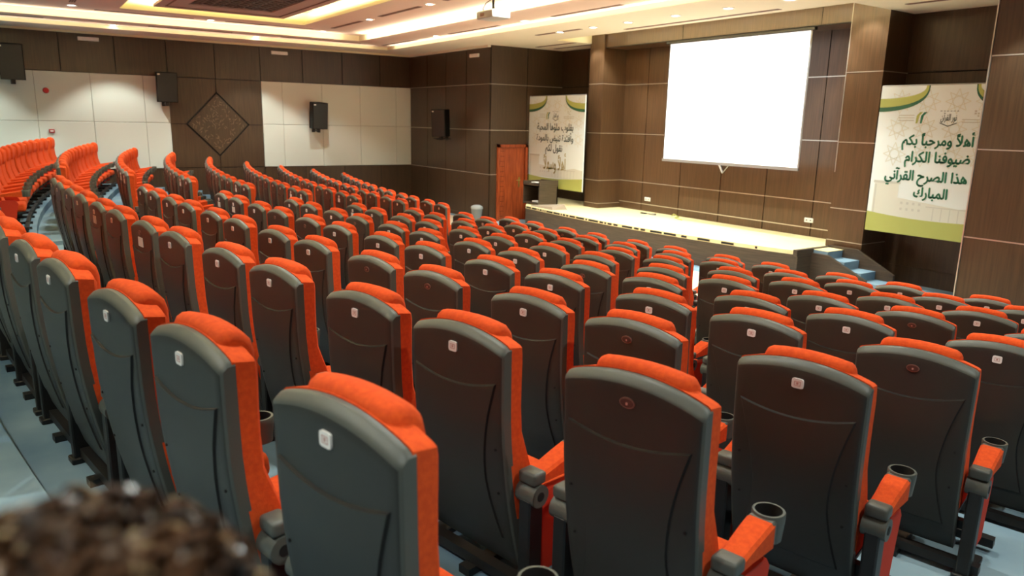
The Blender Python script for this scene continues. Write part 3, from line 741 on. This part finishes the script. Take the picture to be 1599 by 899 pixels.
    for x in (-W/2+.5, W/2-.5):
        for z in (.3, H-.4): b.tube((x, .03, z), (x, YS-.02-Y, z), .012, 'black', 6)
    b.build('wall_bracket', e)
banner(-17.0, -14.62, .96, 3.34, 12.0, 'white and green banner with dark arabic text, beside the wooden door', False)
banner(-7.19, -4.90, .96, 3.36, 12.28, 'white and green banner with large green arabic text, right of the stage', True)

# ------------------------------------------------------------------ auditorium chairs
def yb(z):   # rear face of the shell
    pts = [(.10, .120), (.2, .092), (.3, .067), (.4, .046), (.465, .035), (.54, .024), (.65, .011), (.75, .004), (.98, .0), (1.06, .004)]
    for (a, p_), (c_, q_) in zip(pts, pts[1:]):
        if z <= c_: t_ = max(0, (z-a)/(c_-a)); return p_+(q_-p_)*t_
    return .004
def yfc(z):  # front face of the cushion
    pts = [(.30, .25), (.38, .205), (.44, .175), (.50, .15), (.56, .131), (.62, .118), (.70, .108), (.8, .104), (.9, .106), (1.0, .108), (1.08, .108)]
    for (a, p_), (c_, q_) in zip(pts, pts[1:]):
        if z <= c_: t_ = max(0, (z-a)/(c_-a)); return p_+(q_-p_)*t_
    return .118
def topz(u): return 1.045-.044*u*u-.009*max(0, (abs(u)-.94)/.06)**2
def shell_mesh():
    b = MB(); nx, nz = 18, 20
    us = [-1, -.975, -.93] + [-.84+1.68*i/(nx-6) for i in range(nx-5)] + [.93, .975, 1]
    nx = len(us)-1
    vsl = [0, .02, .1, .2, .3, .4, .5, .6, .7, .8, .88, .94, .968, .978, .987, .994, 1]
    nz = len(vsl)-1; z0 = .115
    D = .045
    def P(i, j, front_):
        u, v = us[i], vsl[j]; w_ = .25-.006*(1-v)
        x = w_*u; z = z0+v*(topz(u)-z0)
        e = max(max(0, (abs(u)-.945)/.055)**2, max(0, (.02-v)/.02)**2)
        et = max(0, (v-.968)/.032)**1.6
        y = yb(z) + .004*u*u
        return (x, (y+D) if front_ else y+max(.010*e, .024*et), z)
    for fr in (0, 1):
        vs = [P(i, j, fr) for j in range(nz+1) for i in range(nx+1)]
        fs = []; rimf = []
        for j in range(nz):
            for i in range(nx):
                q = (j*(nx+1)+i, j*(nx+1)+i+1, (j+1)*(nx+1)+i+1, (j+1)*(nx+1)+i)
                rim_ = (i < 1 or i >= nx-1 or j >= nz-4)  # top band and border get the lighter grey as a painted rim highlight
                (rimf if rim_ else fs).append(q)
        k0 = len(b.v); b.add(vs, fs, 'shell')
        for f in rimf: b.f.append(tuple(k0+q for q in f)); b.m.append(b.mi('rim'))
    n = (nx+1)*(nz+1)
    loop = [i for i in range(nx+1)] + [j*(nx+1)+nx for j in range(1, nz+1)] + [nz*(nx+1)+i for i in range(nx-1, -1, -1)] + [j*(nx+1) for j in range(nz-1, 0, -1)]
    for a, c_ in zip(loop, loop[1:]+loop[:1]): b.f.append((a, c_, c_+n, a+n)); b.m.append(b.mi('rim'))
    return b
def panel_mesh():
    b = MB(); n, k = 14, 16
    def pt(i, j, e):
        u = -1+2*i/n; v = j/k
        zt = .858-.034*(1-((u+.15)**2)); zb_ = .24
        z = zb_+v*(zt-zb_)
        hwid = .145+.070*abs((v-.42)/.58)**1.7 if v > .42 else .145+.045*abs((.42-v)/.42)**1.5
        if e: z += (.006 if j == k else 0) - (.006 if j == 0 else 0)
        return (u*(hwid+(.006 if e and i in (0, n) else 0)), yb(z) + (.004*u*u*.7) - (.0 if e else .007), z)
    vs = [pt(i, j, False) for j in range(k+1) for i in range(n+1)]
    fs = [(j*(n+1)+i, j*(n+1)+i+1, (j+1)*(n+1)+i+1, (j+1)*(n+1)+i) for j in range(k) for i in range(n)]
    N = len(vs)
    loop = [i for i in range(n+1)] + [j*(n+1)+n for j in range(1, k+1)] + [k*(n+1)+i for i in range(n-1, -1, -1)] + [j*(n+1) for j in range(k-1, 0, -1)]
    vs += [pt(l % (n+1), l//(n+1), True) for l in loop]
    b.add(vs, fs, 'shell'); L = len(loop)
    for a in range(L): b.f.append((loop[a], loop[(a+1) % L], N+(a+1) % L, N+a)); b.m.append(b.mi('groove'))
    for x, z in ((-.21, .62), (.21, .62), (-.205, .44), (.205, .44)):
        y = yb(z); b.tube((x, y+.01, z), (x, y-.001, z), .005, 'groove', 8)
    return b
def cushion_mesh():
    b = MB(); us = [-1, -.96, -.88] + [-.75+1.5*i/8 for i in range(9)] + [.88, .96, 1]
    vl = [0, .05, .12, .22, .35, .5, .65, .78, .88, .94, .98, 1]; nx = len(us)-1; nz = len(vl)-1
    def P(i, j, fr):
        u, v = us[i], vl[j]; z = .33+v*(topz(u*.98)+.004-.33)
        e = max(max(0, (abs(u)-.86)/.14)**3, max(0, (v-.93)/.07)**2, max(0, (.05-v)/.05)**2)
        y0 = yb(z)+.040; y1 = yfc(z)
        y = (y1+.016-.016*e+.006*(1-u*u)) if fr else y0
        if fr: y -= .012*u*u*0 - (.02*abs(u)**4 if .2 < v < .5 else 0)
        return (.247*u - (.004*u*max(0, v-.9)*10 if fr else 0), y, z-(.012*max(0, (v-.93)/.07) if fr else 0))
    for fr in (0, 1):
        vs = [P(i, j, fr) for j in range(nz+1) for i in range(nx+1)]
        b.add(vs, [(j*(nx+1)+i, j*(nx+1)+i+1, (j+1)*(nx+1)+i+1, (j+1)*(nx+1)+i) for j in range(nz) for i in range(nx)], 'fabric')
    n = (nx+1)*(nz+1)
    loop = [i for i in range(nx+1)] + [j*(nx+1)+nx for j in range(1, nz+1)] + [nz*(nx+1)+i for i in range(nx-1, -1, -1)] + [j*(nx+1) for j in range(nz-1, 0, -1)]
    for a, c_ in zip(loop, loop[1:]+loop[:1]): b.f.append((a, c_, c_+n, a+n)); b.m.append(0)
    return b
def headrest_mesh():
    b = MB(); nu, nv = 12, 16   # rolled pillow: cross-section in y-z swept over x
    ring_ = []
    sec = [(.046, 1.020), (.046, 1.048), (.054, 1.064), (.072, 1.074), (.094, 1.073), (.126, 1.062), (.146, 1.038), (.156, 1.00), (.156, .93), (.150, .87), (.136, .835), (.105, .825), (.09, .85), (.09, .95)]
    cz, cy = .96, .10
    xsn = [-1, -.985, -.94, -.86, -.6, -.3, 0, .3, .6, .86, .94, .985, 1]
    vs = []; K = len(sec)
    for u in xsn:
        s_ = 1 if abs(u) < .86 else max(.0, 1-((abs(u)-.86)/.14)**2.2*.35)
        drop = .016*u*u
        for (y, z) in sec: vs.append((.166*u, cy+(y-cy)*s_, cz+(z-cz)*(.5+.5*s_)-drop))
    fs = [(i*K+j, i*K+(j+1) % K, (i+1)*K+(j+1) % K, (i+1)*K+j) for i in range(len(xsn)-1) for j in range(K)]
    fs += [tuple(range(K)), tuple(range((len(xsn)-1)*K, len(xsn)*K))]
    b.add(vs, fs, 'fabric'); return b
def seat_mesh():
    b = MB(); mx = Matrix.Translation((0, .145, .285)) @ Matrix.Rotation(math.radians(5), 4, 'X')
    b.rbox(-.235, .235, 0, .32, -.03, .08, .035, 'fabric', mx); return b
def pan_mesh():
    b = MB(); mx = Matrix.Translation((0, .145, .285)) @ Matrix.Rotation(math.radians(5), 4, 'X')
    b.rbox(-.225, .225, .0, .30, -.065, -.025, .012, 'black', mx, 1)
    b.box(-.275, .275, .15, .19, .21, .25, 'black'); return b
AX = .302
def arm_parts(sx, par, ax=AX, ext=0):
    """armrest > cup holder, hub ; stand > side panel, in local coordinates"""
    x = sx*ax
    b = MB(); ys = [.135, .20+ext*.4, .27+ext*.8, .325+ext]; zt = [.536, .552, .570, .582]; th = [.035, .050, .070, .085]; wd = [.041, .042, .045, .046]
    vs = []
    for y, z, t_, w_ in zip(ys, zt, th, wd):
        for dx, dz in ((-w_, -t_), (-w_, -.010), (-w_+.010, 0), (w_-.010, 0), (w_, -.010), (w_, -t_)): vs.append((x+dx, y, z+dz))
    fs = [(i*6+j, i*6+(j+1) % 6, (i+1)*6+(j+1) % 6, (i+1)*6+j) for i in range(3) for j in range(6)] + [tuple(range(6)), tuple(range(18, 24))]
    b.add(vs, fs, 'fabric'); arm = b.build('armrest', par, True)
    b = MB()
    b.lathe([(.0001, -.08), (.041, -.08), (.043, .0), (.050, .0), (.0525, -.004), (.052, -.03), (.046, -.095), (.0001, -.10)], 'rim', (x, .375+ext, .590), 22)
    b.rbox(x-.044, x+.044, .312+ext, .348+ext, .498, .582, .008, 'rim', seg=1)
    k = len(b.f)
    c_ = b.build('cup_holder', arm, True); c_.data.materials.append(MT['groove'])
    for p_ in c_.data.polygons:
        ct = p_.center
        if math.hypot(ct.x-x, ct.y-.375-ext) < .0435 and ct.z > .50 and ct.z < .588 : p_.material_index = 1
    b = MB(); b.rbox(x-.042, x+.042, .082, .150, .496, .543, .012, 'rim')
    b.tube((x-.044, .115, .453), (x+.044, .115, .453), .043, 'rim', 18); b.tube((x-.0455, .115, .453), (x+.0455, .115, .453), .018, 'groove', 12)
    b.build('arm_hub', arm, True)
    b = MB(); b.rbox(x-.028, x+.028, .075, .15, .0, .44, .006, 'black', seg=1); b.rbox(x-.04, x+.04, .06, .32, 0, .03, .005, 'black', seg=1)
    st_ = b.build('stand', par)
    b = MB(); pr = [(.15, .12), (.15, .43), (.2, .45), (.35, .44), (.38, .40), (.32, .12)]
    n = len(pr); vs = [(x-.019, p_[0], p_[1]) for p_ in pr]+[(x+.019, p_[0], p_[1]) for p_ in pr]
    b.add(vs, [tuple(range(n)), tuple(range(n, 2*n))]+[(i, (i+1) % n, n+(i+1) % n, n+i) for i in range(n)], 'side_fabric')
    b.build('side_panel', st_)
def add_plate(par):
    b = MB(); pp_ = [(.022, .010), (.0205, .016), (.014, .019), (-.014, .019), (-.0205, .016), (-.022, .010), (-.022, -.010), (-.0205, -.016), (-.014, -.019), (.014, -.019), (.0205, -.016), (.022, -.010)]
    n = len(pp_); vs = [(x, -.005, .964+z) for x, z in pp_]+[(x, .004, .964+z) for x, z in pp_]
    b.add(vs, [tuple(range(n)), tuple(range(n, 2*n))]+[(i, (i+1) % n, n+(i+1) % n, n+i) for i in range(n)], 'plate')
    for a in ((-.012, .012, .955, .957), (-.012, .012, .971, .973), (-.012, -.010, .955, .973), (.010, .012, .955, .973), (-.004, .004, .960, .969)): b.box(a[0], a[1], -.0056, -.004, a[2], a[3], 'plate_mark')
    return b.build('number_plate', par)
def add_oval(par):
    b = MB(); n = 20
    for rx, rz_, y, m in ((.027, .017, -.004, 'oval_rim'), (.023, .013, -.0055, 'oval')):
        vs = [(rx*math.cos(2*PI*i/n), yy, .964+rz_*math.sin(2*PI*i/n)) for yy in (y, .004) for i in range(n)]
        b.add(vs, [tuple(range(n)), tuple(range(n, 2*n))]+[(i, (i+1) % n, n+(i+1) % n, n+i) for i in range(n)], m)
    b.box(-.003, .004, -.0065, -.005, .958, .966, 'plate_mark')
    o = b.build('number_plate', par); o['label'] = 'dark brown oval badge'; return o
def add_paper(par):
    b = MB(); b.box(-.05, .05, -.0035, .002, .868, .932, 'paper'); o = b.build('paper_notice', par); o['label'] = 'white paper taped to the back'; return o
PROTO = {}
MESH = {}
def base_parts(root):
    for nm, fn, sm in (('back_shell', shell_mesh, True), ('back_panel', panel_mesh, True), ('backrest', cushion_mesh, True), ('headrest', headrest_mesh, True), ('seat', seat_mesh, True), ('seat_pan', pan_mesh, False)):
        if nm in MESH: o = bpy.data.objects.new(nm, MESH[nm]); COL.objects.link(o); o.parent = root
        else:
            o = fn().build(nm, root, sm); MESH[nm] = o.data
def make_chair(kind):
    r = empty('auditorium_chair', (0, 0, 0)); base_parts(r)
    for sd in (-1, 1):
        ax = AX
        if (kind == 'left' and sd > 0) or (kind == 'right' and sd < 0): continue
        arm_parts(sd, r, ax, .11 if kind in ('L', 'right', 'first_left') else 0)
    e0, e1 = {'first': (-.37, .36), 'first_left': (-.36, .37), 'R': (-.28, .37), 'L': (-.37, .28), 'left': (-.37, .28), 'right': (-.28, .37)}[kind]
    b = MB()
    for off in (.10, .42): b.box(e0, e1, off, off+.05, .032, .075, 'black')
    b.box(-.03, .03, .06, .5, .0, .034, 'black')
    b.build('floor_frame', r)
    return r
def copy_tree(o, parent=None):
    c_ = o.copy(); COL.objects.link(c_); c_.parent = parent
    for ch in KIDS.get(o, []): copy_tree(ch, c_)
    return c_
def index_kids(o):
    KIDS[o] = list(o.children)
    for ch in o.children: index_kids(ch)
KIDS = {}
protos = {k: make_chair(k) for k in ('first', 'first_left', 'R', 'L', 'left', 'right')}
hold = empty('holder')
pl = {'plate': add_plate(hold), 'oval': add_oval(hold), 'paper': add_paper(hold)}
for p_ in protos.values(): index_kids(p_)
used = set()
OVAL = {('R', 1, 0), ('R', 2, 1), ('R', 3, 0), ('R', 2, 3), ('R', 2, 4), ('R', 4, 4), ('R', 5, 4), ('R', 6, 6), ('R', 7, 6), ('R', 5, 1), ('R', 3, 8), ('R', 4, 9), ('R', 3, 9), ('R', 8, 10), ('R', 7, 9), ('R', 8, 12), ('R', 1, 6)}
PAPER = {('R', 1, 6), ('R', 1, 8), ('R', 3, 12), ('R', 3, 11), ('R', 5, 12), ('L', 1, 12), ('L', 2, 12), ('L', 2, 11), ('L', 3, 11), ('L', 4, 11), ('L', 5, 12), ('L', 5, 11), ('L', 6, 11)}
ROWN = ['rearmost row', 'eighth row from stage', 'seventh row from stage', 'sixth row from stage', 'fifth row from stage', 'fourth row from stage', 'third row from stage', 'second row from stage', 'front row']
chair_xy = {}
LSH = [.22, .18, .14, .09, .05, .02, 0, 0, 0]
for blk in 'RL':
    for i in range(9):
        s_ = S0[i] if blk == 'R' else -(S0[i]+.40)
        for j in range(13):
            th = s_/RAD[i]
            R_ = RAD[i] - (0 if blk == 'R' else LSH[i])
            x = XC+R_*math.sin(th); y = YC-R_*math.cos(th); z = ZF[i]
            if blk == 'R': kind = 'first' if j == 0 else 'R' if j % 2 == 1 else 'left'; s_ -= WIDE if j % 2 == 0 else NARROW
            else: kind = 'first_left' if j == 0 else 'L' if j % 2 == 1 else 'right'; s_ += WIDE if j % 2 == 0 else NARROW
            fx, fy = -math.sin(th), math.cos(th)
            vis = False
            for a in (-.3, .3):
                for f_ in (0, .5):
                    for h_ in (.1, .6, 1.05):
                        q = proj(x+fy*a+fx*f_, y-fx*a+fy*f_, z+h_)
                        if q and -15 < q[0] < 1615 and -15 < q[1] < 915: vis = True
            chair_xy[(blk, i, j)] = (x, y, z, th)
            if not vis: continue
            if kind not in used: r = protos[kind]; used.add(kind)
            else: r = copy_tree(protos[kind])
            r.location = (x, y, z); r.rotation_euler = (0, 0, th)
            key = (blk, i, j)
            kk = 'oval' if key in OVAL else 'plate'
            c_ = pl[kk].copy(); COL.objects.link(c_); c_.parent = r
            ADJ = 'paper-tagged' if key in PAPER else 'oval-badged' if key in OVAL else 'dark-shelled'
            if key in PAPER: c_ = pl['paper'].copy(); COL.objects.link(c_); c_.parent = r
            if blk == 'R': lab = '%s orange chair, %s, right block, %s seat from right aisle' % (ADJ, ROWN[i], ORD[j])
            else: lab = '%s orange chair, %s, left block, %s seat from left wall' % (ADJ, ROWN[i], ORD[j])
            tag(r, lab, 'chair', 'orange auditorium chairs in curved rows')
for o in list(pl.values()) + [hold]: bpy.data.objects.remove(o)
for k in protos:
    if k not in used:
        for o in [protos[k]]: pass
# ------------------------------------------------------------------ person close to the camera
pr_ = empty('person', (-.369, .008, 1.107)); pr_.rotation_euler = (0, 0, .4)
tag(pr_, 'person with curly dark brown hair, out of focus in near left foreground', 'person')
hz = 2.372-1.117
sk = [((0, 0, .60), (.13, .09)), ((0, 0, .78), (.13, .085)), ((0, 0, .95), (.15, .085)), ((0, 0, 1.03), (.10, .06)), ((0, 0, 1.10), (.046, .046)), ((0, .01, 1.16), (.052, .056)), ((0, .01, hz-.03), (.070, .086)), ((0, .005, hz+.02), (.074, .088)),
      ((.14, 0, 1.02), (.05, .05)), ((.19, .02, .80), (.04, .04)), ((.20, .08, .60), (.032, .032)), ((.20, .12, .52), (.026, .018)),
      ((-.14, 0, 1.02), (.05, .05)), ((-.19, .02, .80), (.04, .04)), ((-.20, .08, .60), (.032, .032)), ((-.20, .12, .52), (.026, .018)),
      ((.08, 0, .50), (.075, .08)), ((.085, .01, .28), (.05, .055)), ((.085, 0, .05), (.035, .04)), ((.085, .12, .03), (.035, .025)),
      ((-.08, 0, .50), (.075, .08)), ((-.085, .01, .28), (.05, .055)), ((-.085, 0, .05), (.035, .04)), ((-.085, .12, .03), (.035, .025))]
ed = [(0, 1), (1, 2), (2, 3), (3, 4), (4, 5), (5, 6), (6, 7), (3, 8), (8, 9), (9, 10), (10, 11), (3, 12), (12, 13), (13, 14), (14, 15), (0, 16), (16, 17), (17, 18), (18, 19), (0, 20), (20, 21), (21, 22), (22, 23)]
for sgn, h_ in ((1, 11), (-1, 15)):   # fingers
    for k in range(5):
        n0 = len(sk); x = sgn*(.20)+(k-2)*.014
        if k == 0: sk.append(((sgn*.175, .145, .51), (.009, .009))); sk.append(((sgn*.165, .165, .48), (.008, .008)))
        else: sk.append(((x, .14, .475), (.008, .008))); sk.append(((x, .135, .445-.004*(k % 3)), (.007, .007)))
        ed.append((h_, n0)); ed.append((n0, n0+1))
me = bpy.data.meshes.new('body'); me.from_pydata([p_[0] for p_ in sk], ed, []); me.update()
o = bpy.data.objects.new('body', me); COL.objects.link(o)
md = o.modifiers.new('skin', 'SKIN')
for k, (p_, r_) in enumerate(sk): me.skin_vertices[0].data[k].radius = r_
me.skin_vertices[0].data[0].use_root = True
o.modifiers.new('sub', 'SUBSURF').levels = 2; o.modifiers['sub'].render_levels = 2
dg = bpy.context.evaluated_depsgraph_get(); dg.update()
m2 = bpy.data.meshes.new_from_object(o.evaluated_get(dg)); bpy.data.objects.remove(o)
m2.materials.clear(); m2.materials.append(MT['skin'])
m2.polygons.foreach_set('use_smooth', [True]*len(m2.polygons))
body = bpy.data.objects.new('body', m2); COL.objects.link(body); body.parent = pr_
# face details in one mesh
b = MB()
for sx in (-1, 1):
    b.lathe([(.0001, -.012), (.010, -.006), (.012, 0), (.010, .006), (.0001, .012)], 'white_plastic', (sx*.031, .088, hz-.005), 10)
    b.lathe([(.0001, -.005), (.005, 0), (.0001, .005)], 'groove', (sx*.031, .098, hz-.005), 8)
b.build('eyes', pr_, True)
b = MB(); b.tube((0, .092, hz+.0), (0, .112, hz-.035), .008, 'skin', 8, .013); b.build('nose', pr_, True)
b = MB(); b.tube((-.022, .092, hz-.062), (.022, .092, hz-.062), .006, 'red', 8); b.m = [0]*len(b.m); MT['lips'] = mat('lips', srgb(160, 90, 80), .5); b.mats = ['lips']; b.build('mouth', pr_, True)
b = MB(); rr = random.Random(11)
b.lathe([(.088*math.cos(a_), .088*math.sin(a_)) for a_ in [PI/2*k/8*.999 for k in range(-1, 9)]], 'hair', (0, -.008, hz+.012), 20)
for k in range(420):
    a_ = rr.uniform(0, 2*PI); e_ = math.asin(rr.uniform(-.35, 1))
    if math.sin(a_) > .35 and e_ < .45: continue
    c_ = Vector((.086*math.cos(a_)*math.cos(e_), -.008+.092*math.sin(a_)*math.cos(e_), hz+.012+.088*math.sin(e_)))
    rad_ = rr.uniform(.007, .012); ax = Vector((rr.uniform(-1, 1), rr.uniform(-1, 1), rr.uniform(-1, 1))).normalized(); u_ = ax.orthogonal().normalized(); v_ = ax.cross(u_)
    prev = None
    for t_ in range(7):
        q = c_+(u_*math.cos(t_*.9)+v_*math.sin(t_*.9))*rad_+ax*(t_-3)*.0022
        if prev is not None: b.tube(prev, q, .0034, 'hair', 5)
        prev = q
hair = b.build('hair', pr_, True); hair['label'] = 'curly dark brown hair'
# clothing hugging the torso
b = MB()
prof = [(.55, .125, .095), (.70, .135, .10), (.85, .15, .10), (.98, .165, .095), (1.03, .12, .075), (1.06, .065, .06)]
vs = []; n = 20
for z, rx, ry in prof:
    for k in range(n): vs.append((rx*math.cos(2*PI*k/n), ry*math.sin(2*PI*k/n), z))
b.add(vs, [(i*n+k, i*n+(k+1) % n, (i+1)*n+(k+1) % n, (i+1)*n+k) for i in range(len(prof)-1) for k in range(n)], 'cloth')
for sx in (-1, 1): b.tube((sx*.13, 0, 1.0), (sx*.19, .02, .80), .055, 'cloth', 12, .05); b.tube((sx*.19, .02, .80), (sx*.20, .08, .62), .05, 'cloth', 12, .042)
b.build('shirt', pr_, True)
b = MB()
for sx in (-1, 1): b.tube((sx*.065, 0, .58), (sx*.085, .01, .3), .092, 'cloth', 14, .066); b.tube((sx*.085, .01, .3), (sx*.085, 0, .07), .066, 'cloth', 14, .055)
b.build('trousers', pr_, True)
